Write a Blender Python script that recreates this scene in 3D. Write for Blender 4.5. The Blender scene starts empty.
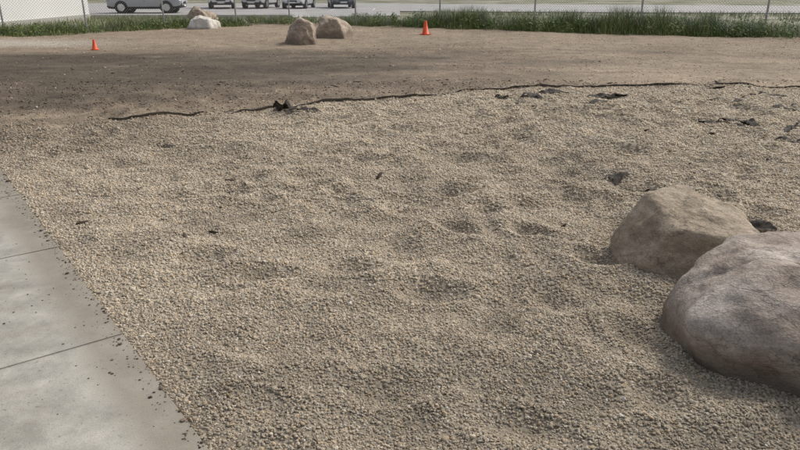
import bpy, bmesh, math, random
import numpy as np
from mathutils import Vector, Matrix, noise as mnoise
random.seed(7); RNG=np.random.default_rng(11)
scene=bpy.context.scene
COL=scene.collection
# ---------------------------------------------------------------- helpers
_tabs={}
def vn(x,y,scale,seed):
    if seed not in _tabs:
        _tabs[seed]=np.random.default_rng(seed).uniform(-1,1,(256,256))
    T=_tabs[seed]
    x=np.asarray(x,float)*scale+seed*3.7; y=np.asarray(y,float)*scale+seed*1.3
    xi=np.floor(x).astype(int); yi=np.floor(y).astype(int)
    fx=x-xi; fy=y-yi
    fx=fx*fx*fx*(fx*(fx*6-15)+10); fy=fy*fy*fy*(fy*(fy*6-15)+10)
    a=T[xi&255,yi&255]; b=T[(xi+1)&255,yi&255]; c=T[xi&255,(yi+1)&255]; d=T[(xi+1)&255,(yi+1)&255]
    return (a*(1-fx)+b*fx)*(1-fy)+(c*(1-fx)+d*fx)*fy
def rotn(x,y,a): 
    return x*math.cos(a)-y*math.sin(a), x*math.sin(a)+y*math.cos(a)
def sst(a,b,x):
    t=np.clip((np.asarray(x,float)-a)/(b-a),0,1); return t*t*(3-2*t)
def newobj(name,mesh,mats=(),parent=None,smooth=False):
    o=bpy.data.objects.new(name,mesh); COL.objects.link(o)
    for m in mats: mesh.materials.append(m)
    if smooth: mesh.polygons.foreach_set('use_smooth',[True]*len(mesh.polygons))
    if parent: o.parent=parent
    return o
def empty(name,loc=(0,0,0),rz=0):
    e=bpy.data.objects.new(name,None); COL.objects.link(e); e.location=loc; e.rotation_euler=(0,0,rz); e.empty_display_size=.2
    return e
class NT:
    def __init__(s,name,rough=.85):
        s.m=bpy.data.materials.new(name); s.m.use_nodes=True; s.t=s.m.node_tree
        s.b=s.t.nodes['Principled BSDF']; s.b.inputs['Roughness'].default_value=rough
        s.b.inputs['Specular IOR Level'].default_value=.3
    def n(s,typ,**kw):
        nd=s.t.nodes.new(typ)
        for k,v in kw.items(): setattr(nd,k,v)
        return nd
    def l(s,a,b): s.t.links.new(a,b)
    def noise(s,vec,scale,detail=4,rough=.6):
        n=s.t.nodes.new('ShaderNodeTexNoise'); n.inputs['Scale'].default_value=scale; n.inputs['Detail'].default_value=detail; n.inputs['Roughness'].default_value=rough
        if vec is not None: s.l(vec,n.inputs['Vector'])
        return n.outputs['Fac']
    def ramp(s,fac,stops,interp='LINEAR'):
        r=s.t.nodes.new('ShaderNodeValToRGB'); r.color_ramp.interpolation=interp
        els=r.color_ramp.elements
        while len(els)<len(stops): els.new(.5)
        for e,(p,c) in zip(els,stops):
            e.position=p; e.color=(c[0],c[1],c[2],1) if hasattr(c,'__len__') else (c,c,c,1)
        s.l(fac,r.inputs['Fac']); return r.outputs['Color']
    def mix(s,fac,a,b,mode='MIX'):
        m=s.t.nodes.new('ShaderNodeMix'); m.data_type='RGBA'; m.blend_type=mode
        for sock,v in ((m.inputs[0],fac),(m.inputs[6],a),(m.inputs[7],b)):
            if isinstance(v,(int,float)): sock.default_value=v if sock==m.inputs[0] else (v,v,v,1)
            elif isinstance(v,tuple): sock.default_value=(*v[:3],1)
            else: s.l(v,sock)
        return m.outputs[2]
    def bump(s,h,strength,dist,prev=None):
        b=s.t.nodes.new('ShaderNodeBump'); b.inputs['Strength'].default_value=strength; b.inputs['Distance'].default_value=dist
        s.l(h,b.inputs['Height'])
        if prev is not None: s.l(prev,b.inputs['Normal'])
        return b.outputs['Normal']
    def pos(s):
        return s.t.nodes.new('ShaderNodeNewGeometry').outputs['Position']
    def objc(s): return s.t.nodes.new('ShaderNodeTexCoord').outputs['Object']
    def attr(s,name,typ='GEOMETRY'):
        a=s.t.nodes.new('ShaderNodeAttribute'); a.attribute_name=name; a.attribute_type=typ; return a.outputs['Color']
    def color(s,c):
        if isinstance(c,tuple): s.b.inputs['Base Color'].default_value=(*c,1)
        else: s.l(c,s.b.inputs['Base Color'])
    def normal(s,n): s.l(n,s.b.inputs['Normal'])
def simple(name,c,rough=.6,metal=0,var=.15,scale=8,bump=0):
    t=NT(name,rough); n=t.noise(t.objc(),scale,5)
    t.color(t.ramp(n,[(.3,tuple(x*(1-var) for x in c)),(.7,tuple(min(1,x*(1+var)) for x in c))]))
    t.b.inputs['Metallic'].default_value=metal
    if bump: t.normal(t.bump(n,bump,.01))
    return t.m

# ---------------------------------------------------------------- layout
P0=np.array([-.703,2.012]); E=np.array([-.6038,.7971]); N=np.array([-.7971,-.6038])   # sidewalk edge line
def slab_s(x,y): return (x-P0[0])*N[0]+(y-P0[1])*N[1]
EDG=[(-3.6,8.17),(-2.7,8.75),(-1.68,9.32),(-.8,9.8),(0,10.2),(1.29,10.82),(2.3,11.15),(3.39,11.39),(4.3,11.5),(5.13,11.48),(5.9,11.2),(6.6,10.75),(7.6,9.9),(8.6,8.8)]
ex=np.array([p[0] for p in EDG]); ey=np.array([p[1] for p in EDG])
def edge_y(x): 
    return np.where(x<ex[0], ey[0]+(x-ex[0])*.62, np.interp(x,ex,ey))
fr=np.random.default_rng(5)
FP=[]
for k in range(60):
    x0=fr.uniform(-5,6); y0=fr.uniform(2,10.5); a=fr.uniform(0,6.28)
    for j in range(7):
        FP.append((x0+math.cos(a)*.50*j+(-1)**j*.10*-math.sin(a),y0+math.sin(a)*.50*j+(-1)**j*.10*math.cos(a),a+fr.normal(0,.3),fr.uniform(.6,1.4)))
gx=np.arange(-9,10,.03); gy=np.arange(1,13,.03); GX,GY=np.meshgrid(gx,gy); DENT=np.zeros_like(GX)
for (fx,fy,fa,fd) in FP:
    i0=int((fx+9)/.03); j0=int((fy-1)/.03)
    if i0<0 or j0<0: continue
    sl=(slice(max(0,j0-16),j0+17),slice(max(0,i0-16),i0+17))
    if DENT[sl].size==0: continue
    dx=GX[sl]-fx; dy=GY[sl]-fy; u=dx*math.cos(fa)+dy*math.sin(fa); v=-dx*math.sin(fa)+dy*math.cos(fa)
    r2=(u/.145)**2+(v/.085)**2
    DENT[sl]+=fd*(-.031*np.exp(-r2)+.014*np.exp(-((np.sqrt(r2)-1.75)/.5)**2))
DENT=np.clip(DENT,-.05,.035)
def dent(x,y):
    i=np.clip(((x+9)/.03),0,len(gx)-2); j=np.clip(((y-1)/.03),0,len(gy)-2); i0=i.astype(int); j0=j.astype(int); a=i-i0; b=j-j0
    return (DENT[j0,i0]*(1-a)+DENT[j0,i0+1]*a)*(1-b)+(DENT[j0+1,i0]*(1-a)+DENT[j0+1,i0+1]*a)*b
def height(x,y):
    x=np.asarray(x,float); y=np.asarray(y,float)
    xr,yr=rotn(x,y,.5); xq,yq=rotn(x,y,1.2); xw,yw=rotn(x,y,-.35)
    near=1-sst(9.5,13,y)
    h=.026*vn(xr,yr,2.6,1)*(.45+.55*near)+.022*vn(xq,yq,4.4,2)*(.3+.7*near)+.030*vn(xr,yr,.55,3)+.007*vn(x,y,10,4)*near
    h=h+.016*vn(xw*1.3,yw*3.6,1.3,31)*(.4+.6*near)
    h=h+dent(x,y)*near
    s=slab_s(x,y); fl=1-sst(-.35,-.02,s)
    h=h*fl-.001
    return np.where(s>.03,-.07,h)
def track(x,y,x0,y0,a,w,seed):
    u=(x-x0)*math.cos(a)+(y-y0)*math.sin(a); v=-(x-x0)*math.sin(a)+(y-y0)*math.cos(a)+.5*vn(u,0*u,.12,seed)+.0*x
    return np.exp(-(v/w)**2)*(.5+.5*vn(u,v*0,.5,seed+1))
def tint(x,y):
    """ground colour: dry pea gravel, browner left gravel, dirt with painted shade and sunlit patches"""
    x=np.asarray(x,float); y=np.asarray(y,float)
    xr,yr=rotn(x,y,.8)
    g=sst(-.40,.40,(edge_y(x)-y)+.26*vn(x,y,3,12)+.12*vn(x,y,8,23))
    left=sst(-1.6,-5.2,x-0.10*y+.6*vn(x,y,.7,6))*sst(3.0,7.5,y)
    n1=vn(xr,yr,.6,7)*.4+vn(x,y,1.7,8)*.3+vn(xr,yr,4.5,9)*.25
    n2=sst(.0,.8,vn(xr,yr,3.1,21)+.5*vn(x,y,6.5,22))
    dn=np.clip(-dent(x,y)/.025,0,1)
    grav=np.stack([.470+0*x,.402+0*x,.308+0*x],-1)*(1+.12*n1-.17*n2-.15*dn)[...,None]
    pale=sst(5.0,9.5,y+.4*x+.6*vn(x,y,.8,10))
    grav=grav*(1+.18*pale)[...,None]
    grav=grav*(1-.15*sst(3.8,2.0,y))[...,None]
    st=vn(x*.7,y*2.2,1.4,27)*.5+vn(x*.5,y*1.5,.7,28)*.5+vn(x,y,5.5,29)*.35
    mul=np.stack([.325+0*x,.258+0*x,.188+0*x],-1)*(1+.18*n1+.22*st)[...,None]
    mul=mul*(1+.24*sst(0,7,x)*sst(18,12,y))[...,None]
    tr=sum(track(x,y,*q) for q in ((2,15,.12,.16,70),(2,16.5,.12,.16,72),(-3,18,-.25,.16,74),(-3,19.5,-.25,.16,76),(6,13.3,-.1,.14,78)))
    mul=mul*(1-.22*np.clip(tr,0,1))[...,None]
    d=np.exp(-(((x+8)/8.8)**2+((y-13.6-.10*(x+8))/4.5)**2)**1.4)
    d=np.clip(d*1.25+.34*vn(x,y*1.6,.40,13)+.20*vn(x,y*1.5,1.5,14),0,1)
    mul=mul*(1-.62*d)[...,None]  # broad shade over the left dirt, painted into the colour
    far=sst(18,22,y+.25*np.abs(x)+.8*vn(x,y,.4,15))
    mul=mul*(1-.8*far)[...,None]+.8*(np.array([.36,.285,.205])*(1+.24*n1)[...,None])*far[...,None]
    pd=np.exp(-(((x+11.5)/2.8)**2+((y-20.3)/1.3)**2)**1.5)
    mul=mul*(1-.75*pd)[...,None]+np.array([.55,.50,.43])*(.75*pd)[...,None]  # sunlit band of dirt, painted as a paler colour
    c=grav*g[...,None]+mul*(1-g)[...,None]
    brown=np.array([.20,.16,.12])*(1+.3*n1)[...,None]
    c=c*(1-.55*left*g)[...,None]+brown*(.55*left*g)[...,None]  # darker, browner tone mixed into the gravel towards the left
    return np.clip(c,.03,.7), g

# ---------------------------------------------------------------- ground sheet (to the horizon)
t=NT('meadow_ground',.95); p=t.pos()
n1=t.noise(p,.25,6); n2=t.noise(p,3.,6)
c=t.ramp(n1,[(.35,(.12,.135,.06)),(.5,(.24,.23,.15)),(.62,(.40,.37,.31))])
c=t.mix(.5,c,t.ramp(n2,[(.3,.35),(.7,.75)]),'OVERLAY'); t.color(c); t.normal(t.bump(n2,.6,.05))
bm=bmesh.new(); bmesh.ops.create_grid(bm,x_segments=60,y_segments=60,size=450)
me=bpy.data.meshes.new('ground'); bm.to_mesh(me); bm.free()
o=newobj('ground',me,[t.m]); o.location=(0,150,-.10)

xs=np.concatenate([np.arange(-24,-6,.12),np.arange(-6,8,.045),np.arange(8,26,.12)])
ys=[-3.]
while ys[-1]<32.5:
    yy=ys[-1]; ys.append(yy+(.045 if 1<yy<8 else (.07 if yy<13 else .13)))
ys=np.array(ys)
X,Y=np.meshgrid(xs,ys)
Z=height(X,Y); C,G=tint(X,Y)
nx,ny=len(xs),len(ys)
def outside(x,y):
    l=(36.0+.949*x)+.9; r=(28.8-.5*x)+.9
    return (y>np.minimum(l,r))
idx=np.arange(nx*ny).reshape(ny,nx)
q=np.stack([idx[:-1,:-1],idx[:-1,1:],idx[1:,1:],idx[1:,:-1]],-1).reshape(-1,4)
cx=X[:-1,:-1].ravel(); cy=Y[:-1,:-1].ravel()
q=q[~outside(cx,cy)]
me=bpy.data.meshes.new('gravel_yard')
me.from_pydata(np.stack([X.ravel(),Y.ravel(),Z.ravel()],-1).tolist(),[],q.tolist())
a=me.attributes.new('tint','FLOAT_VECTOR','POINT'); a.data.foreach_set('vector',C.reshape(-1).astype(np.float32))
t=NT('gravel_soil',.95); p=t.pos()
v=t.n('ShaderNodeTexVoronoi'); v.inputs['Scale'].default_value=60; t.l(p,v.inputs['Vector'])
sep=t.n('ShaderNodeSeparateColor'); t.l(v.outputs['Color'],sep.inputs[0])
cell=t.ramp(sep.outputs[0],[(0,.72),(.5,.92),(1,1.12)])
fine=t.ramp(t.noise(p,20,8,.78),[(.3,.55),(.52,1.0),(.75,1.45)])
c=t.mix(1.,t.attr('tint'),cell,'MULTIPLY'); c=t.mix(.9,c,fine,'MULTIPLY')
med=t.ramp(t.noise(p,2.6,7,.74),[(.32,.68),(.53,1.0),(.72,1.28)]); c=t.mix(.85,c,med,'MULTIPLY'); t.color(c)
b=t.bump(v.outputs['Distance'],.6,-.008); b=t.bump(t.noise(p,12,9,.75),.55,.035,b); t.normal(b)
yard=newobj('gravel_yard',me,[t.m],smooth=True)

# ---------------------------------------------------------------- instanced stones
def scatter(name,pts,scl,rot,col,mat,subdiv=2):
    me=bpy.data.meshes.new(name); n=len(pts); me.vertices.add(n)
    me.vertices.foreach_set('co',pts.astype(np.float32).ravel())
    for an,arr in (('scl',scl),('rot',rot),('tint',col)):
        a=me.attributes.new(an,'FLOAT_VECTOR','POINT'); a.data.foreach_set('vector',arr.astype(np.float32).ravel())
    o=newobj(name,me)
    g=bpy.data.node_groups.new(name+'_nodes','GeometryNodeTree')
    g.interface.new_socket('Geometry',in_out='INPUT',socket_type='NodeSocketGeometry')
    g.interface.new_socket('Geometry',in_out='OUTPUT',socket_type='NodeSocketGeometry')
    N_=g.nodes.new; L=g.links.new
    gi=N_('NodeGroupInput'); go=N_('NodeGroupOutput'); iop=N_('GeometryNodeInstanceOnPoints')
    m2p=N_('GeometryNodeMeshToPoints'); L(gi.outputs[0],m2p.inputs['Mesh']); L(m2p.outputs[0],iop.inputs['Points'])
    g2i=N_('GeometryNodeGeometryToInstance')
    for k in range(3):
        ico=N_('GeometryNodeMeshIcoSphere'); ico.inputs['Radius'].default_value=1; ico.inputs['Subdivisions'].default_value=subdiv
        sp=N_('GeometryNodeSetPosition'); L(ico.outputs[0],sp.inputs['Geometry'])
        pn=N_('GeometryNodeInputPosition'); ad=N_('ShaderNodeVectorMath'); ad.operation='ADD'; ad.inputs[1].default_value=(k*7.3,k*3.1,k*5.7); L(pn.outputs[0],ad.inputs[0])
        nz=N_('ShaderNodeTexNoise'); nz.inputs['Scale'].default_value=.9; nz.inputs['Detail'].default_value=1; L(ad.outputs[0],nz.inputs['Vector'])
        sb=N_('ShaderNodeVectorMath'); sb.operation='SUBTRACT'; sb.inputs[1].default_value=(.5,.5,.5); L(nz.outputs['Color'],sb.inputs[0])
        sc=N_('ShaderNodeVectorMath'); sc.operation='SCALE'; sc.inputs['Scale'].default_value=1.5; L(sb.outputs[0],sc.inputs[0]); L(sc.outputs[0],sp.inputs['Offset'])
        sm=N_('GeometryNodeSetMaterial'); sm.inputs['Material'].default_value=mat; L(sp.outputs[0],sm.inputs['Geometry'])
        ss=N_('GeometryNodeSetShadeSmooth'); L(sm.outputs[0],ss.inputs['Geometry']); ss.inputs['Shade Smooth'].default_value=True
        L(ss.outputs[0],g2i.inputs[0])
    L(g2i.outputs[0],iop.inputs['Instance']); iop.inputs['Pick Instance'].default_value=True
    for an,dst in (('scl','Scale'),('rot','Rotation')):
        na=N_('GeometryNodeInputNamedAttribute'); na.data_type='FLOAT_VECTOR'; na.inputs['Name'].default_value=an
        if dst=='Rotation':
            er=N_('FunctionNodeEulerToRotation'); L(na.outputs[0],er.inputs[0]); L(er.outputs[0],iop.inputs[dst])
        else: L(na.outputs[0],iop.inputs[dst])
    L(iop.outputs[0],go.inputs[0])
    md=o.modifiers.new('scatter','NODES'); md.node_group=g
    return o
t=NT('pebble_stone',.85)
t.color(t.attr('tint','INSTANCER')); t.b.inputs['Specular IOR Level'].default_value=.2
MP=t.m
def stonecol(base,n,spread=.16,ext=.015):
    r=RNG.random(n); k=1+spread*RNG.normal(0,1,n); k=np.clip(k,.5,1.6)
    c=base*k[:,None]
    hue=RNG.random(n)
    c=np.where((hue<.14)[:,None],c*np.array([1.06,.98,.88]),c)
    c=np.where((hue>.86)[:,None],c*np.array([.97,1.0,1.07]),c)
    c=np.where((r>1-ext)[:,None],np.array([.62,.58,.51]),c); c=np.where((r<.02)[:,None],c*.5,c)
    return np.clip(c,.02,.72)
def cloud(dens,y0,y1,slope=.80,pad=.5):
    w=slope*y1+pad; n=int(dens*(2*w)*(y1-y0))
    x=RNG.uniform(-w,w,n); y=RNG.uniform(y0,y1,n)
    k=(np.abs(x)<slope*y+pad); return x[k],y[k]
P=[];S=[];R=[];Cc=[]
for dens,y0,y1,rad in ((10500,1.3,3.2,.0053),(7600,3.2,4.6,.0060),(4800,4.6,6.6,.0074),(2500,6.6,9,.0092),(1600,9,12,.0105)):
    x,y=cloud(dens,y0,y1,.68,.25)
    keep=(slab_s(x,y)<-.004*RNG.random(len(x))); x,y=x[keep],y[keep]
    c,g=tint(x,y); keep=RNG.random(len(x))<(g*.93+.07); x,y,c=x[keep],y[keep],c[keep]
    n=len(x); r=rad*np.exp(RNG.normal(0,.25,n))
    s=np.stack([r*RNG.uniform(.85,1.35,n),r*RNG.uniform(.75,1.1,n),r*RNG.uniform(.5,.85,n)],-1)
    z=height(x,y)+r*RNG.uniform(-.1,.5,n)
    P.append(np.stack([x,y,z],-1)); S.append(s)
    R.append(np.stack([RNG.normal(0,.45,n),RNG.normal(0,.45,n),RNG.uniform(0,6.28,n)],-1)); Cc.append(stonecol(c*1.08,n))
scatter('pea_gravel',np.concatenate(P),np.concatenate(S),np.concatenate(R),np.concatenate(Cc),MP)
x,y=cloud(170,8.2,29,.72,.8)
c,g=tint(x,y); keep=(g<.6)&(slab_s(x,y)<-.05)&(~outside(x,y))&(RNG.random(len(x))<.35+.65*sst(-.2,.5,vn(x,y,.9,61))); x,y,c=x[keep],y[keep],c[keep]; n=len(x)
r=.011*np.exp(RNG.normal(0,.4,n)); s=np.stack([r*RNG.uniform(.9,1.7,n),r*RNG.uniform(.6,1.,n),r*RNG.uniform(.3,.5,n)],-1)
scatter('dirt_clods',np.stack([x,y,height(x,y)],-1),s,np.stack([RNG.normal(0,.2,n),RNG.normal(0,.2,n),RNG.uniform(0,6.28,n)],-1),stonecol(c*1.25,n,.22,.02),MP,1)
n=900; x=RNG.uniform(-5,8,n); y=RNG.uniform(3,12,n); d=vn(x,y,.6,60)+.30*sst(2,10,y)+.45*sst(0,5,x)
k=(RNG.random(n)<np.clip(d,0,1))&(slab_s(x,y)<-.1); x,y=x[k],y[k]; n=len(x)
r=.014*np.exp(RNG.normal(0,.5,n)); s=np.stack([r*RNG.uniform(1,2.4,n),r*RNG.uniform(.4,.8,n),r*.35],-1)
cc=np.array([.07,.052,.038])*np.exp(RNG.normal(0,.35,n))[:,None]
scatter('bark_chips',np.stack([x,y,height(x,y)+.010],-1),s,np.stack([RNG.normal(0,.3,n),RNG.normal(0,.3,n),RNG.uniform(0,6.28,n)],-1),cc,MP,1)
n=4200; u=RNG.uniform(-1.5,9,n); s_=np.where(RNG.random(n)<.55,np.abs(RNG.normal(0,1,n))**1.6*.24+.003,RNG.uniform(0,1.6,n))
cl=.5+.7*vn(u,s_,2.2,63)
k=RNG.random(n)<np.where(s_<.08,1.,.42*cl); u,s_=u[k],s_[k]; n=len(u)
x=P0[0]+E[0]*u+N[0]*s_; y=P0[1]+E[1]*u+N[1]*s_
r=.0028*np.exp(RNG.normal(0,.45,n)); s=np.stack([r*1.2,r,r*.5],-1)
c=np.tile(np.array([.13,.10,.075]),(n,1))*np.exp(RNG.normal(0,.45,n))[:,None]
scatter('loose_pebbles',np.stack([x,y,.012+r*.4],-1),s,np.stack([0*r,0*r,RNG.uniform(0,6.28,n)],-1),c,MP)

# ---------------------------------------------------------------- sidewalk
t=NT('sidewalk_concrete',.85); p=t.pos()
big=t.noise(p,1.3,8,.68); mid=t.noise(p,6,7,.72); fn=t.noise(p,160,3,.7)
c=t.ramp(big,[(.3,(.285,.265,.225)),(.5,(.39,.37,.325)),(.7,(.47,.45,.40))])
c=t.mix(.75,c,t.ramp(mid,[(.3,.33),(.7,.68)]),'OVERLAY'); c=t.mix(.4,c,t.ramp(fn,[(.3,.3),(.7,.7)]),'OVERLAY')
spk=t.ramp(t.noise(p,60,2,.5),[(.66,1.),(.73,.5)]); c=t.mix(.7,c,spk,'MULTIPLY')
dt=t.n('ShaderNodeVectorMath',operation='DOT_PRODUCT'); t.l(p,dt.inputs[0]); dt.inputs[1].default_value=(N[0],N[1],0)
sb=t.n('ShaderNodeMath',operation='SUBTRACT'); t.l(dt.outputs['Value'],sb.inputs[0]); sb.inputs[1].default_value=float(P0@N)
ad=t.n('ShaderNodeMath',operation='MULTIPLY_ADD'); t.l(mid,ad.inputs[0]); ad.inputs[1].default_value=-.26; t.l(sb.outputs[0],ad.inputs[2])
dm=t.ramp(ad.outputs[0],[(0.,.6),(.12,0)]); c=t.mix(dm,c,(.24,.20,.15))
t.color(c); b=t.bump(fn,.35,.003); b=t.bump(mid,.25,.01,b); t.normal(b); MC=t.m
sw=empty('sidewalk')
k=0
for col_,(sa,sb) in enumerate(((0,1.5),(1.508,3.0))):
    for i in range(-3,9):
        ua=1.057+1.43*i+.003; ub=ua+1.43-.006
        bm=bmesh.new(); cs=[(ua,sa),(ub,sa),(ub,sb),(ua,sb)]
        lo=[];hi=[]
        for (uu,s2) in cs:
            q_=P0+E*uu+N*s2; lo.append(bm.verts.new((q_[0],q_[1],-.1))); hi.append(bm.verts.new((q_[0],q_[1],.012)))
        bm.faces.new(hi); bm.faces.new(lo[::-1])
        for j in range(4): bm.faces.new((lo[j],lo[(j+1)%4],hi[(j+1)%4],hi[j]))
        bmesh.ops.recalc_face_normals(bm,faces=bm.faces)
        bmesh.ops.bevel(bm,geom=[e for e in bm.edges if all(v.co.z>0 for v in e.verts)],offset=.005,segments=2,affect='EDGES')
        me=bpy.data.meshes.new('slab'); bm.to_mesh(me); bm.free(); k+=1
        newobj('slab_%d'%k,me,[MC],sw)

# ---------------------------------------------------------------- boulders
def boulder_mat(name,cols,dirt,seed,gs=1.0,dl=.30):
    t=NT(name,.85); p=t.objc()
    mp=t.n('ShaderNodeMapping'); mp.inputs['Location'].default_value=(seed,seed*.7,0); mp.inputs['Rotation'].default_value=(.4,.3,seed); mp.inputs['Scale'].default_value=(1,1,1.6); t.l(p,mp.inputs['Vector']); q=mp.outputs[0]
    a=t.noise(q,2.6/gs,7,.62); b_=t.noise(q,13/gs,6,.7); f=t.noise(q,95/gs,3,.6)
    c=t.ramp(a,[(.3,cols[0]),(.48,cols[1]),(.7,cols[2])])
    c=t.mix(.75,c,t.ramp(b_,[(.3,.28),(.7,.72)]),'OVERLAY')
    c=t.mix(.5,c,t.ramp(f,[(.35,.3),(.65,.7)]),'OVERLAY')
    sn=t.noise(q,3.4/gs,5,.55); sm_=t.ramp(sn,[(.488,1),(.5,.55),(.512,1)]); c=t.mix(.7,c,sm_,'MULTIPLY')
    sx=t.n('ShaderNodeSeparateXYZ'); t.l(p,sx.inputs[0])
    ad=t.n('ShaderNodeMath',operation='MULTIPLY_ADD'); t.l(a,ad.inputs[0]); ad.inputs[1].default_value=.3*gs; t.l(sx.outputs[2],ad.inputs[2])
    m=t.ramp(ad.outputs[0],[(dl*.3,.8),(dl,0)])
    c=t.mix(m,c,dirt); t.color(c)
    b=t.bump(b_,.7,.035*gs); b=t.bump(f,.5,.004,b); b=t.bump(sm_,.45,.010,b); t.normal(b)
    return t.m
def boulder(name,loc,planes,mat,p=9,sub=6,amp=.03,seed=0,crease=None,sc=(1,1,1)):
    bm=bmesh.new(); bmesh.ops.create_icosphere(bm,subdivisions=sub,radius=1)
    PL=[(Vector(q[:3]).normalized(),q[3]) for q in planes]
    for v in bm.verts:
        d=v.co.normalized(); s=0
        for n_,h in PL:
            k=d.dot(n_)/h
            if k>0: s+=k**p
        r=s**(-1/p); co=d*r
        q=co*2.2+Vector((seed*5.1,seed*2.3,seed))
        nz=mnoise.fractal(q,1.0,2.1,4)*amp
        rg=abs(mnoise.noise(co*5+Vector((seed,0,3))))*amp*.6
        if crease:
            for (cn,ch,cw,cd) in crease:
                e=co.dot(Vector(cn).normalized())-ch+.06*mnoise.noise(co*3)
                if d.z>.0: nz-=cd*math.exp(-(e/cw)**2)*min(1,d.z*2.5)
        fine=mnoise.fractal(co*16+Vector((seed,9,1)),1.0,2.0,3)*amp*.14
        c_=co+d*(nz-rg+fine); v.co=Vector((c_.x*sc[0],c_.y*sc[1],c_.z*sc[2]))
    me=bpy.data.meshes.new(name); bm.to_mesh(me); bm.free()
    o=newobj(name,me,[mat],smooth=True); o.location=loc; return o
M1=boulder_mat('boulder_granite_grey',[(.25,.195,.155),(.375,.315,.268),(.50,.445,.395)],(.19,.14,.10),1.3,dl=.24)
M2=boulder_mat('boulder_sandstone',[(.26,.205,.145),(.375,.305,.225),(.48,.405,.31)],(.25,.195,.14),4.1,dl=.12)
M3=boulder_mat('boulder_tan',[(.30,.23,.17),(.42,.34,.265),(.54,.46,.37)],(.20,.155,.115),7.7,dl=.2)
M4=boulder_mat('boulder_pale',[(.50,.46,.41),(.64,.60,.54),(.72,.68,.62)],(.26,.22,.18),2.2,dl=.15)
boulder('boulder',(2.09,2.78,.11),[(-1,.15,.18,.79),(-.9,-.3,-.35,.78),(-.62,-.8,-.20,.63),(-.62,-.75,.75,.57),(.3,-1,0,.74),(-.12,-.42,1,.335),(0,.1,1,.305),(-.6,.2,1,.47),(.5,.3,1,.45),(1,0,.1,.85),(.1,1,.1,.55),(-.7,.8,.2,.68),(0,0,-1,.35),(.8,.8,0,.85),(.9,-.7,.1,.85)],M1,p=34,amp=.052,seed=1,crease=[((.3,1,0),.02,.022,.042),((1,-.35,0),.05,.028,.030)])
boulder('boulder',(1.80,3.80,.05),[(-1,.1,.3,.52),(-.8,-.2,.75,.40),(-.35,-1,.42,.40),(.25,-1,.35,.42),(.05,-.15,1,.285),(1,-.2,.35,.40),(.7,.3,1,.40),(.4,1,.2,.42),(-.5,1,.3,.42),(0,0,-1,.3),(-.7,-.7,-.1,.50)],M2,p=34,amp=.034,seed=5,sc=(.85,.88,.97))
boulder('boulder',(-2.85,20.0,.22),[(-1,-.2,.35,.42),(-.4,-1,.3,.42),(.5,-1,.2,.40),(1,0,.25,.40),(.5,.1,1,.50),(-.8,0,1,.46),(0,0,1,.56),(0,1,.2,.45),(0,0,-1,.4)],M3,p=22,sub=5,amp=.08,seed=9,sc=(.92,.92,.92))
boulder('boulder',(-2.2,22.2,.24),[(-1,0,.2,.50),(0,-1,.2,.45),(1,-.3,.4,.50),(.5,0,1,.46),(0,0,1,.46),(-.5,-.6,1,.48),(0,1,.2,.45),(0,0,-1,.4)],M3,p=20,sub=5,amp=.08,seed=13,sc=(.9,.92,.92))
boulder('boulder',(-7.65,26.9,.13),[(-1,0,.2,.52),(0,-1,.3,.45),(1,-.3,.2,.5),(.3,0,1,.36),(-.5,-.3,1,.40),(0,1,.2,.45),(0,0,-1,.3)],M4,p=16,sub=5,amp=.07,seed=17,sc=(.92,1,.95))
boulder('boulder',(-8.2,28.4,.27),[(-1,0,.4,.55),(0,-1,.3,.5),(1,-.3,.4,.55),(.4,0,1,.46),(-.6,-.3,1,.5),(0,1,.2,.5),(0,0,-1,.4)],M3,p=18,sub=5,amp=.09,seed=21,sc=(.92,1,.95))

# ---------------------------------------------------------------- landscape fabric scraps and edging
t=NT('landscape_fabric',.8); n_=t.noise(t.pos(),30,5,.7)
t.color(t.ramp(n_,[(.3,(.022,.019,.016)),(.55,(.06,.05,.042)),(.75,(.13,.11,.085))])); MF=t.m
t=NT('landscape_fabric_dusty',.8); n_=t.noise(t.pos(),18,5)
t.color(t.ramp(n_,[(.35,(.035,.037,.028)),(.6,(.10,.10,.078))])); MF2=t.m
t=NT('edging_dusty',.85); n_=t.noise(t.pos(),4,6,.7)
t.color(t.ramp(n_,[(.35,(.04,.033,.027)),(.65,(.13,.105,.08))])); MF3=t.m
def scrap(x,y,L,W,rz,hh,seed,mat=MF):
    bm=bmesh.new(); nu,nv=30,12; g=[]
    for i in range(nu+1):
        row=[]; a=i/nu*2-1
        w=W*(1-abs(a)**2.2)*.5*(.85+.9*mnoise.noise(Vector((a*2.3,seed*1.7,0))))+.006
        off=W*.8*mnoise.noise(Vector((a*1.5,seed*2.9,4)))
        for j in range(nv+1):
            b=j/nv*2-1
            lx=a*L/2*(1+.08*mnoise.noise(Vector((b*4,seed,1)))); ly=off+b*w*(1+.35*mnoise.noise(Vector((a*8,b*1.5,seed))))
            X_,Y_=rotn(lx,ly,rz); X_+=x; Y_+=y
            fold=max(0,mnoise.noise(Vector((lx*7,ly*11,seed)))+.30)*hh*(1-abs(a)**3)
            z=float(height(X_,Y_))+.014+fold+.008*mnoise.noise(Vector((lx*40,ly*40,seed)))
            row.append(bm.verts.new((X_,Y_,z)))
        g.append(row)
    for i in range(nu):
        for j in range(nv): bm.faces.new((g[i][j],g[i+1][j],g[i+1][j+1],g[i][j+1]))
    me=bpy.data.meshes.new('landscape_fabric_scrap'); bm.to_mesh(me); bm.free()
    newobj('landscape_fabric_scrap',me,[mat],smooth=True)
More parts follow.
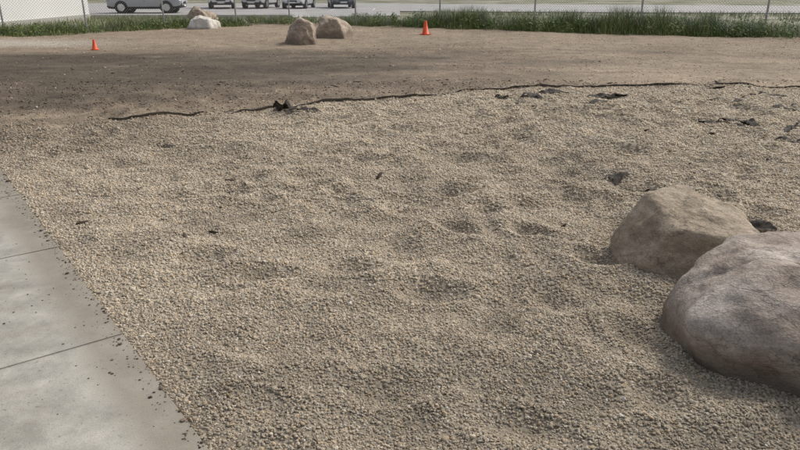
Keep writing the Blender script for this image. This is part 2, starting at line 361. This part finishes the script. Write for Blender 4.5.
SC=[(-1.60,9.12,.30,.20,-.9,.17,3),(-1.33,8.92,.60,.14,-.25,.06,4),(-2.42,6.95,.34,.06,-.2,.03,5),
(1.50,10.0,.24,.20,.4,.09,7),(1.95,10.1,.40,.18,-.2,.06,8),(3.2,10.3,.7,.20,.1,.09,10),(2.9,9.75,.4,.10,.5,.04,11),(4.75,9.75,.6,.09,.0,.05,12),
(3.75,8.1,.30,.10,.1,.05,13),(4.15,8.12,.50,.22,-.3,.10,14),(4.6,7.75,.45,.09,.9,.06,15),(4.85,7.95,.3,.07,.4,.04,20),(5.6,10.2,.6,.09,-.2,.05,21),(4.3,7.2,.3,.12,-.6,.07,41),(2.4,10.5,.5,.12,.2,.06,42),(5.3,9.2,.35,.1,.2,.05,43)]
for s_ in SC: scrap(*s_)
scrap(1.86,5.55,.20,.17,-.5,.05,30,MF); scrap(2.14,5.2,.36,.09,-.3,.05,31)
scrap(2.42,4.32,.34,.09,-.8,.05,32)
bm=bmesh.new(); prev=None; M=300
al=np.concatenate([[0],np.cumsum(np.hypot(np.diff(ex),np.diff(ey)))])
for i in range(M+1):
    d=al[-1]*i/M; x=float(np.interp(d,al,ex)); y=float(np.interp(d,al,ey))
    x2=float(np.interp(min(d+.25,al[-1]),al,ex)); y2=float(np.interp(min(d+.25,al[-1]),al,ey)); x1=float(np.interp(max(d-.25,0),al,ex)); y1=float(np.interp(max(d-.25,0),al,ey))
    tx,ty=x2-x1,y2-y1; l=math.hypot(tx,ty) or 1; nx_,ny_=-ty/l,tx/l
    off=.07*mnoise.noise(Vector((d*.7,0,0)))+.02*mnoise.noise(Vector((d*4,0,2))); x+=nx_*off; y+=ny_*off
    top=.030+.032*mnoise.noise(Vector((d*1.1,3,0)))+.010*mnoise.noise(Vector((d*7,3,0)))
    z0=float(height(x,y)); wdt=.009+.016*max(0,mnoise.noise(Vector((d*1.5,8,0)))); lean=.02*mnoise.noise(Vector((d*2.3,5,1)))
    ring=[bm.verts.new((x-nx_*wdt,y-ny_*wdt,z0-.05)),bm.verts.new((x-nx_*(wdt-lean),y-ny_*(wdt-lean),z0+top)),bm.verts.new((x+nx_*(wdt+lean),y+ny_*(wdt+lean),z0+top)),bm.verts.new((x+nx_*wdt,y+ny_*wdt,z0-.05))]
    if prev:
        for j in range(3): bm.faces.new((prev[j],ring[j],ring[j+1],prev[j+1]))
    prev=ring
bmesh.ops.recalc_face_normals(bm,faces=bm.faces)
me=bpy.data.meshes.new('landscape_edging'); bm.to_mesh(me); bm.free(); newobj('landscape_edging',me,[MF3],smooth=False)

# ---------------------------------------------------------------- traffic cones
MO=simple('cone_orange',(.90,.13,.05),.5,var=.08)
def lathe(bm,prof,seg=28,mi=0):
    rings=[]
    for r,z in prof:
        rings.append([bm.verts.new((r*math.cos(2*math.pi*i/seg),r*math.sin(2*math.pi*i/seg),z)) for i in range(seg)])
    for a,b in zip(rings,rings[1:]):
        for i in range(seg):
            f=bm.faces.new((a[i],a[(i+1)%seg],b[(i+1)%seg],b[i])); f.material_index=mi; f.smooth=True
    f=bm.faces.new(rings[-1]); f.material_index=mi
def cone(x,y,h,rz):
    w=h*.36; bm=bmesh.new()
    lathe(bm,[(h*.29,h*.055),(h*.27,h*.085),(h*.25,h*.09),(h*.09,h*.97),(h*.08,h),(h*.055,h),(h*.055,h*.9)])
    r=bmesh.ops.create_cube(bm,size=1); 
    for v in r['verts']: v.co=Vector((v.co.x*w*2,v.co.y*w*2,v.co.z*h*.055+h*.0275))
    es=[e for e in bm.edges if e.verts[0] in r['verts'] and e.verts[1] in r['verts'] and abs(e.verts[0].co.z-e.verts[1].co.z)>.001]
    bmesh.ops.bevel(bm,geom=es,offset=w*.35,segments=4,affect='EDGES')
    me=bpy.data.meshes.new('traffic_cone'); bm.to_mesh(me); bm.free()
    o=newobj('traffic_cone',me,[MO]); o.location=(x,y,float(height(x,y))+.01); o.rotation_euler=(0,0,rz)
cone(.88,23.9,.46,.4); cone(-8.1,18.2,.27,.2)

# ---------------------------------------------------------------- chain link fence
MG=simple('galvanised_steel',(.42,.43,.43),.45,metal=.6,var=.15)
def prism(bm,a,b,r,seg=4):
    a=Vector(a); b=Vector(b); d=(b-a).normalized(); u=d.orthogonal().normalized(); w=d.cross(u)
    A=[];B=[]
    for i in range(seg):
        o_=(u*math.cos(2*math.pi*i/seg)+w*math.sin(2*math.pi*i/seg))*r
        A.append(bm.verts.new(a+o_)); B.append(bm.verts.new(b+o_))
    for i in range(seg): bm.faces.new((A[i],A[(i+1)%seg],B[(i+1)%seg],B[i]))
    bm.faces.new(B); bm.faces.new(A[::-1])
def fence(a,b,posts):
    root=empty('chain_link_fence'); a=Vector((*a,0)); b=Vector((*b,0)); L=(b-a).length; d=(b-a)/L; H=1.5
    def pt(s,z): q=a+d*s; return (q.x,q.y,z)
    bm=bmesh.new()
    for s in posts:
        q=pt(s,0); prism(bm,(q[0],q[1],-.15),(q[0],q[1],H+.05),.032,10)
        prism(bm,(q[0],q[1],H+.05),(q[0],q[1],H+.09),.038,10)
    me=bpy.data.meshes.new('posts'); bm.to_mesh(me); bm.free(); newobj('posts',me,[MG],root)
    bm=bmesh.new(); prism(bm,pt(0,H),pt(L,H),.021,8); prism(bm,pt(0,.06),pt(L,.06),.004,4)
    me=bpy.data.meshes.new('rails'); bm.to_mesh(me); bm.free(); newobj('rails',me,[MG],root)
    bm=bmesh.new(); st=.095; hh=H-.06
    n=int((L+hh)/st)
    for i in range(n):
        for sg in (1,-1):
            s0=i*st-(hh if sg==1 else 0); s1=s0+hh; z0,z1=(.05,H-.01) if sg==1 else (H-.01,.05)
            ca,cb=max(s0,0),min(s1,L)
            if cb-ca<.05: continue
            za=z0+(z1-z0)*(ca-s0)/hh; zb=z0+(z1-z0)*(cb-s0)/hh
            prism(bm,pt(ca,za),pt(cb,zb),.0042,3)
    me=bpy.data.meshes.new('mesh_wire'); bm.to_mesh(me); bm.free(); newobj('mesh_wire',me,[MG],root)
A=(-26.,11.33); Bc=(-4.97,31.29); D=(26.,15.8)
dl=Vector((Bc[0]-A[0],Bc[1]-A[1])).normalized(); 
fence(A,Bc,[ (x-A[0])/dl.x for x in (-24.3,-22.1,-20,-17.9,-15.6,-13.35,-11.4,-9.25,-6.94,-4.97)])
dr=Vector((D[0]-Bc[0],D[1]-Bc[1])).normalized()
fence(Bc,D,[(x-Bc[0])/dr.x for x in (-1.9,1.6,5.07,8.5,12.0,15.5,19,22.5)])

# ---------------------------------------------------------------- grass and weeds along the fence
def grassmat(name,c0,c1):
    t=NT(name,.7); r=t.attr('bc'); sp=t.n('ShaderNodeSeparateColor'); t.l(r,sp.inputs[0])
    t.color(t.ramp(sp.outputs[0],[(0,c0),(.55,c1),(.82,(.25,.27,.11)),(1,(.44,.39,.24))])); 
    return t.m
MGr=grassmat('grass_blades',(.065,.11,.03),(.155,.215,.065))
def grass(name,items):
    vs=[];fs=[];cs=[]
    for (x,y,z,h,w,k) in items:
        az=random.uniform(0,6.28); dx,dy=math.cos(az),math.sin(az); px,py=-dy,dx
        bend=random.uniform(.1,.7)*h; b=len(vs); c=min(1,max(0,random.gauss(.45+k,.26)))
        vs+= [(x-px*w/2,y-py*w/2,z),(x+px*w/2,y+py*w/2,z),(x+dx*bend*.3+px*w*.45,y+dy*bend*.3+py*w*.45,z+h*.55),(x+dx*bend*.3-px*w*.45,y+dy*bend*.3-py*w*.45,z+h*.55),(x+dx*bend,y+dy*bend,z+h)]
        fs+= [(b,b+1,b+2,b+3),(b+3,b+2,b+4)]; cs+=[c]*5
    me=bpy.data.meshes.new(name); me.from_pydata(vs,[],fs)
    a=me.attributes.new('bc','FLOAT_VECTOR','POINT'); a.data.foreach_set('vector',np.repeat(np.array(cs,np.float32),3))
    newobj(name,me,[MGr])
items=[]
def strip(a,b,n,inner,outer,h0,h1,w=.012):
    ax,ay=a; bx,by=b; L=math.hypot(bx-ax,by-ay); tx,ty=(bx-ax)/L,(by-ay)/L; nx_,ny_=-ty,tx
    if ny_<0: nx_,ny_=-nx_,-ny_
    for _ in range(n):
        s=random.random()*L; cl=float(vn(s,0,.55,40))*.8+float(vn(s,0,1.9,41))*.7
        o=random.uniform(-inner*max(.1,1+1.1*cl),outer)
        if random.random()>.50+.7*cl: continue
        hh=random.uniform(h0,h1)*max(.3,1+.6*cl)*(1-.5*(max(0,-o)/max(inner,.01)))
        items.append((ax+tx*s+nx_*o,ay+ty*s+ny_*o,-.03,hh,w*random.uniform(.7,1.5),.18*cl))
strip((-26,11.33),(-4.97,31.29),28000,.55,1.6,.10,.34,.016)
strip((-4.97,31.29),(26,15.8),24000,.35,1.5,.12,.38,.013)
strip((-1.,29.3),(26,15.8),42000,.60,1.3,.20,.66,.016)
grass('grass_verge',items)
vs=[];fs=[];cs=[]
rw=random.Random(12)
for k in range(230):
    left=rw.random()<.35
    if left: s=rw.uniform(0,29); x=-26+.7253*s; y=11.33+.6884*s; H=rw.uniform(.2,.5)
    else: s=rw.uniform(3,34); x=-4.97+.894*s; y=31.29-.4474*s; H=rw.uniform(.3,.75)
    x+=rw.uniform(-.3,.5); y+=rw.uniform(-.7,.9); col=rw.uniform(.2,.75); rad=rw.uniform(.12,.34)
    for _ in range(int(110*H)+30):
        a=rw.uniform(0,6.28); rr=rad*math.sqrt(rw.random()); zz=H*rw.random()**.7*(1-.5*(rr/rad)**2)
        c=Vector((x+rr*math.cos(a),y+rr*math.sin(a),zz)); u=Vector((rw.gauss(0,1),rw.gauss(0,1),rw.gauss(0,.6))).normalized()*rw.uniform(.03,.06); w_=u.orthogonal().normalized()*u.length*.45
        b=len(vs); vs+=[tuple(c-u),tuple(c+w_),tuple(c+u),tuple(c-w_)]; fs.append((b,b+1,b+2,b+3)); cs+=[min(1,max(0,col+rw.gauss(0,.12)))]*4
me=bpy.data.meshes.new('weeds'); me.from_pydata(vs,[],fs); a=me.attributes.new('bc','FLOAT_VECTOR','POINT'); a.data.foreach_set('vector',np.repeat(np.array(cs,np.float32),3)); newobj('weeds',me,[MGr])
items=[]
for _ in range(46000):
    x=random.uniform(-30,40); y=random.uniform(20,46)
    if not bool(outside(x,y)) or y>38+max(0,x)*.2 and x<2: continue
    if x>0 and y>46.5-.15*x: continue
    if -23.4<x<-16.6 and y<38.3: continue
    if float(vn(x,y,.28,50))+float(vn(x,y,1.1,51))*.5<-.1: continue
    items.append((x,y,-.1,random.uniform(.10,.34),.024,.22))
grass('rough_grass',items)

# ---------------------------------------------------------------- parking lot + road beyond
t=NT('parking_lot_asphalt',.9); p=t.pos(); a1=t.noise(p,.5,6); a2=t.noise(p,30,4)
c=t.ramp(a1,[(.3,(.36,.35,.335)),(.7,(.52,.51,.49))]); c=t.mix(.4,c,t.ramp(a2,[(.3,.3),(.7,.7)]),'OVERLAY'); t.color(c); t.normal(t.bump(a2,.4,.01)); MA=t.m
def box(bm,c,s,mi=0):
    r=bmesh.ops.create_cube(bm,size=1)
    for v in r['verts']: v.co=Vector((v.co.x*s[0]+c[0],v.co.y*s[1]+c[1],v.co.z*s[2]+c[2]))
    for f in {f for v in r['verts'] for f in v.link_faces}: f.material_index=mi
    return r['verts']
bm=bmesh.new(); vs=[bm.verts.new(q) for q in ((-60,38.5,-.06),(-6,38.5,-.06),(0,41,-.06),(0,70,-.06),(-60,70,-.06))]; bm.faces.new(vs)
me=bpy.data.meshes.new('parking_lot'); bm.to_mesh(me); bm.free(); newobj('parking_lot',me,[MA])
bm=bmesh.new(); vs=[bm.verts.new(q) for q in ((0.,48,-.05),(80,36,-.05),(80,52,-.05),(0.,68,-.05))]; bm.faces.new(vs)
me=bpy.data.meshes.new('road'); bm.to_mesh(me); bm.free(); newobj('road',me,[MA])
MW=simple('parking_paint',(.75,.75,.72),.7,var=.1)
bm=bmesh.new()
for i in range(9):
    x=-26+i*3.0; vs=[bm.verts.new(q) for q in ((x,49.5,-.055),(x+.1,49.5,-.055),(x+.1,54.5,-.055),(x,54.5,-.055))]; bm.faces.new(vs)
me=bpy.data.meshes.new('parking_markings'); bm.to_mesh(me); bm.free(); newobj('parking_markings',me,[MW])
MKb=simple('curb_concrete',(.5,.49,.46),.85,var=.15)
bm=bmesh.new(); box(bm,(-33,38.4,-.02),(54,.18,.2)); bmesh.ops.bevel(bm,geom=bm.edges[:],offset=.02,segments=2,affect='EDGES')
me=bpy.data.meshes.new('curb'); bm.to_mesh(me); bm.free(); newobj('curb',me,[MKb])
t=NT('white_siding',.7); p=t.objc(); wv=t.n('ShaderNodeTexWave'); wv.wave_type='BANDS'; wv.bands_direction='Z'; wv.inputs['Scale'].default_value=2.2; wv.wave_profile='SAW'; t.l(p,wv.inputs['Vector'])
nn=t.noise(p,1.5,6); t.color(t.mix(.25,(.80,.80,.79),t.ramp(nn,[(.3,.40),(.7,.62)]),'OVERLAY')); t.normal(t.bump(wv.outputs['Color'],.5,.015)); MSd=t.m
MRf=simple('metal_roof',(.30,.31,.32),.5,var=.12); MPl=simple('plinth_concrete',(.42,.41,.38),.85,var=.15); MDr=simple('door_grey',(.28,.30,.32),.5,var=.08); MGb=NT('window_glass',.1); MGb.color((.04,.05,.06))
root=empty('white_building',(-20.0,30.3,-.1),math.radians(-1.5))
def part(name,fn,mats):
    bm=bmesh.new(); fn(bm); me=bpy.data.meshes.new(name); bm.to_mesh(me); bm.free(); return newobj(name,me,mats,root)
part('plinth',lambda b:box(b,(0,0,.12),(6.1,15.1,.24)),[MPl])
part('walls',lambda b:box(b,(0,0,1.64),(6,15,2.8)),[MSd])
def roof(b):
    pts=[(-3.35,3.02),(0,4.3),(3.35,3.02),(3.35,3.14),(0,4.44),(-3.35,3.14)]
    f=[b.verts.new((x,-7.8,z)) for x,z in pts]; g=[b.verts.new((x,7.8,z)) for x,z in pts]
    b.faces.new(f); b.faces.new(g[::-1])
    for i in range(6): b.faces.new((f[i],f[(i+1)%6],g[(i+1)%6],g[i]))
    bmesh.ops.recalc_face_normals(b,faces=b.faces)
part('roof',roof,[MRf])
def gab(b):
    for y in (-7.45,7.45):
        b.faces.new([b.verts.new(q) for q in ((-3,y,3.04),(3,y,3.04),(0,y,4.25))])
part('gables',gab,[MSd])
part('door',lambda b:(box(b,(3.02,-3,1.27),(.06,.95,2.05),0)),[MDr])
def wins(b):
    for y in (-5,2.5,5.2): box(b,(3.015,y,1.9),(.05,1.2,.9),0)
part('windows',wins,[MGb.m])
def trims(b):
    for y in (-5,2.5,5.2):
        box(b,(3.03,y,2.4),(.1,1.4,.1)); box(b,(3.04,y,1.40),(.14,1.4,.1)); box(b,(3.03,y-.65,1.9),(.1,.1,.9)); box(b,(3.03,y+.65,1.9),(.1,.1,.9))
part('window_trim',trims,[MSd])

# ---------------------------------------------------------------- parked cars
GL=NT('car_glass',.08); GL.color((.02,.025,.03)); GL.b.inputs['Specular IOR Level'].default_value=.6
TY=simple('tyre_rubber',(.03,.03,.03),.85); HB=simple('wheel_alloy',(.5,.5,.52),.3,metal=.8); BK=simple('black_trim',(.03,.03,.032),.6)
RL=simple('tail_lamp',(.45,.02,.02),.25); HL=simple('head_lamp',(.8,.8,.82),.15)
def paint(name,c):
    t=NT(name,.3); n=t.noise(t.objc(),3,4); t.color(t.ramp(n,[(.3,tuple(x*.93 for x in c)),(.7,c)])); t.b.inputs['Coat Weight'].default_value=.6; return t.m
def car(x,y,rz,col,kind='sedan'):
    root=empty('parked_car',(x,y,-.06),rz); PM=paint('car_paint',col)
    if kind=='sedan': ST=[(-2.25,.42,.70,.74,.72,.66),(-2.1,.24,.86,.92,.82,.74),(-1.55,.2,.93,1.0,.87,.74),(-1.0,.2,.94,1.38,.89,.60),(-.3,.2,.93,1.45,.9,.62),(.45,.2,.92,1.40,.9,.61),(1.1,.2,.90,.97,.89,.74),(1.9,.22,.80,.86,.85,.74),(2.15,.26,.66,.72,.78,.68),(2.28,.42,.55,.58,.66,.58)]
    elif kind=='suv': ST=[(-2.3,.5,.9,.98,.78,.70),(-2.22,.3,1.02,1.15,.88,.74),(-1.95,.26,1.05,1.66,.92,.68),(-1.0,.26,1.05,1.73,.93,.70),(.3,.26,1.04,1.70,.93,.69),(1.05,.26,1.02,1.10,.92,.78),(1.95,.28,.94,1.02,.9,.78),(2.25,.32,.78,.86,.82,.72),(2.36,.48,.66,.70,.7,.62)]
    else: ST=[(-2.4,.45,1.0,1.1,.84,.80),(-2.36,.28,1.1,1.88,.94,.82),(-1.2,.26,1.1,1.95,.96,.84),(.6,.26,1.08,1.92,.96,.83),(1.35,.26,1.05,1.15,.94,.84),(2.1,.28,.92,1.0,.92,.8),(2.35,.34,.76,.82,.82,.74),(2.42,.5,.66,.7,.7,.66)]
    bm=bmesh.new(); prev=None
    for k,(sx,zb,be,to,w,wt) in enumerate(ST):
        ring=[bm.verts.new((sx,a,b)) for a,b in ((-w*.88,zb),(-w*.98,zb+.14),(-w,(zb+be)/2+.05),(-w*.97,be),(-wt,to-.03),(-wt*.85,to),(wt*.85,to),(wt,to-.03),(w*.97,be),(w,(zb+be)/2+.05),(w*.98,zb+.14),(w*.88,zb))]
        if prev:
            pb,pt_=pm
            for j in range(12):
                f=bm.faces.new((prev[j],prev[(j+1)%12],ring[(j+1)%12],ring[j])); f.smooth=True
                hi0=pt_-pb>.3; hi1=to-be>.3
                if j in (3,7) and (hi0 or hi1): f.material_index=1
                if j in (4,5,6) and (hi0!=hi1): f.material_index=1
                if j in (0,10,11): f.material_index=2
        else: bm.faces.new(ring)
        prev=ring; pm=(be,to)
    bm.faces.new(prev[::-1]); bmesh.ops.recalc_face_normals(bm,faces=bm.faces)
    me=bpy.data.meshes.new('body'); bm.to_mesh(me); bm.free()
    o=newobj('body',me,[PM,GL.m,BK],root); md=o.modifiers.new('b','BEVEL'); md.width=.025; md.segments=2; md.limit_method='ANGLE'
    W=ST[4][4]
    bm=bmesh.new()
    R_=.33 if kind=='sedan' else .36
    for wx in (-1.38,1.42):
        for sg in (-1,1):
            for (r0,yo,wd,mi) in ((R_+.045,W-.10,.210,2),(R_,W-.10,.225,0),(R_*.62,W-.10,.24,1)):
                r=bmesh.ops.create_cone(bm,cap_ends=True,segments=28,radius1=r0,radius2=r0,depth=wd,matrix=Matrix.Translation((wx,sg*yo,R_))@Matrix.Rotation(math.pi/2,4,'X'))
                for f in {f for v in r['verts'] for f in v.link_faces}: f.material_index=mi
    for v in bm.verts:
        if v.co.z<0: v.co.z=0
    me=bpy.data.meshes.new('wheels'); bm.to_mesh(me); bm.free(); newobj('wheels',me,[TY,HB,BK],root)
    bm=bmesh.new(); f=ST[-1]; r=ST[0]
    zf=(f[1]+f[2])/2+.06; zr=r[2]-.02
    for sg in (-1,1):
        box(bm,(f[0]-.06,sg*.56,zf+.06),(.16,.30,.12),0); box(bm,(r[0]+.03,sg*.62,zr),(.12,.20,.2),1); box(bm,(.95,sg*(W+.07),1.0 if kind!='sedan' else .93),(.14,.14,.11),3)
        box(bm,(0.1,sg*(W+.006),.72),(.12,.02,.02),3)
    box(bm,(f[0]+.012,0,zf),(.03,.7,.14),2); box(bm,(f[0]+.02,0,.46),(.03,.5,.11),4); box(bm,(r[0]-.01,0,.66),(.02,.5,.12),4); box(bm,(r[0]+.02,0,.42),(.10,1.3,.12),2)
    me=bpy.data.meshes.new('lamps_and_trim'); bm.to_mesh(me); bm.free(); newobj('lamps_and_trim',me,[HL,RL,BK,BK,MW],root)
car(-16.3,45.2,math.radians(4),(.40,.41,.43),'suv')
car(-13.9,54.8,math.radians(-78),(.78,.78,.78),'van')
car(-10.9,55.2,math.radians(-98),(.62,.62,.62),'suv')
car(-7.9,54.9,math.radians(-95),(.66,.67,.69),'sedan')
car(-4.7,55.8,math.radians(-80),(.16,.17,.20),'suv')

# ---------------------------------------------------------------- distant trees
t=NT('tree_leaves',.8); n_=t.noise(t.pos(),.8,4); t.color(t.ramp(n_,[(.35,(.03,.05,.015)),(.65,(.09,.12,.04))])); ML=t.m
MB=simple('bark',(.09,.07,.05),.9)
vs=[];fs=[];mi=[]
rt=random.Random(3)
for i in range(34):
    tx=-150+i*9+rt.uniform(-3,3); ty=105+rt.uniform(-8,20); H=rt.uniform(7,12)
    b=len(vs)
    for k in range(6):
        a=k*math.pi/3; vs.append((tx+.25*math.cos(a),ty+.25*math.sin(a),-.1))
    for k in range(6):
        a=k*math.pi/3; vs.append((tx+.12*math.cos(a),ty+.12*math.sin(a),H*.6))
    for k in range(6): fs.append((b+k,b+(k+1)%6,b+6+(k+1)%6,b+6+k)); mi.append(1)
    lob=[(rt.gauss(0,1.5),rt.gauss(0,1.5),rt.uniform(.35,.95)*H,rt.uniform(.9,1.9)) for _ in range(9)]
    for _ in range(420):
        l=rt.choice(lob); d=Vector((rt.gauss(0,1),rt.gauss(0,1),rt.gauss(0,1))).normalized()*l[3]*rt.uniform(.6,1.1)
        c=Vector((tx+l[0],ty+l[1],l[2]))+d; u=Vector((rt.gauss(0,1),rt.gauss(0,1),rt.gauss(0,1))).normalized()*.32; w=u.orthogonal().normalized()*.26
        b=len(vs); vs+= [tuple(c-u),tuple(c+w),tuple(c+u),tuple(c-w)]; fs.append((b,b+1,b+2,b+3)); mi.append(0)
me=bpy.data.meshes.new('distant_trees'); me.from_pydata(vs,[],fs); o=newobj('distant_trees',me,[ML,MB]); me.polygons.foreach_set('material_index',mi)

# ---------------------------------------------------------------- light, sky, camera
S=Vector((.62,.45,.76)).normalized()
sun=bpy.data.lights.new('sun','SUN'); sun.energy=1.95; sun.angle=math.radians(13); sun.color=(1,.95,.87)
so=bpy.data.objects.new('sun',sun); COL.objects.link(so); so.rotation_euler=S.to_track_quat('Z','Y').to_euler()
w=bpy.data.worlds.new('World'); scene.world=w; w.use_nodes=True; nt=w.node_tree; bg=nt.nodes['Background']
sk=nt.nodes.new('ShaderNodeTexSky'); sk.sky_type='NISHITA'; sk.sun_disc=False; sk.sun_elevation=math.asin(S.z); sk.sun_rotation=math.atan2(S.x,S.y); sk.air_density=1.0; sk.dust_density=4.0
hs=nt.nodes.new('ShaderNodeHueSaturation'); hs.inputs['Saturation'].default_value=.45
nt.links.new(sk.outputs[0],hs.inputs['Color']); nt.links.new(hs.outputs[0],bg.inputs[0]); bg.inputs[1].default_value=.13
cam=bpy.data.cameras.new('camera'); cam.sensor_width=36; cam.lens=29.93; cam.clip_end=1500; cam.clip_start=.05
co=bpy.data.objects.new('camera',cam); COL.objects.link(co); co.location=(0,0,1.6); co.rotation_euler=(math.radians(90-19.8),0,0); scene.camera=co
scene.view_settings.view_transform='Standard'; scene.view_settings.look='None'; scene.view_settings.exposure=0
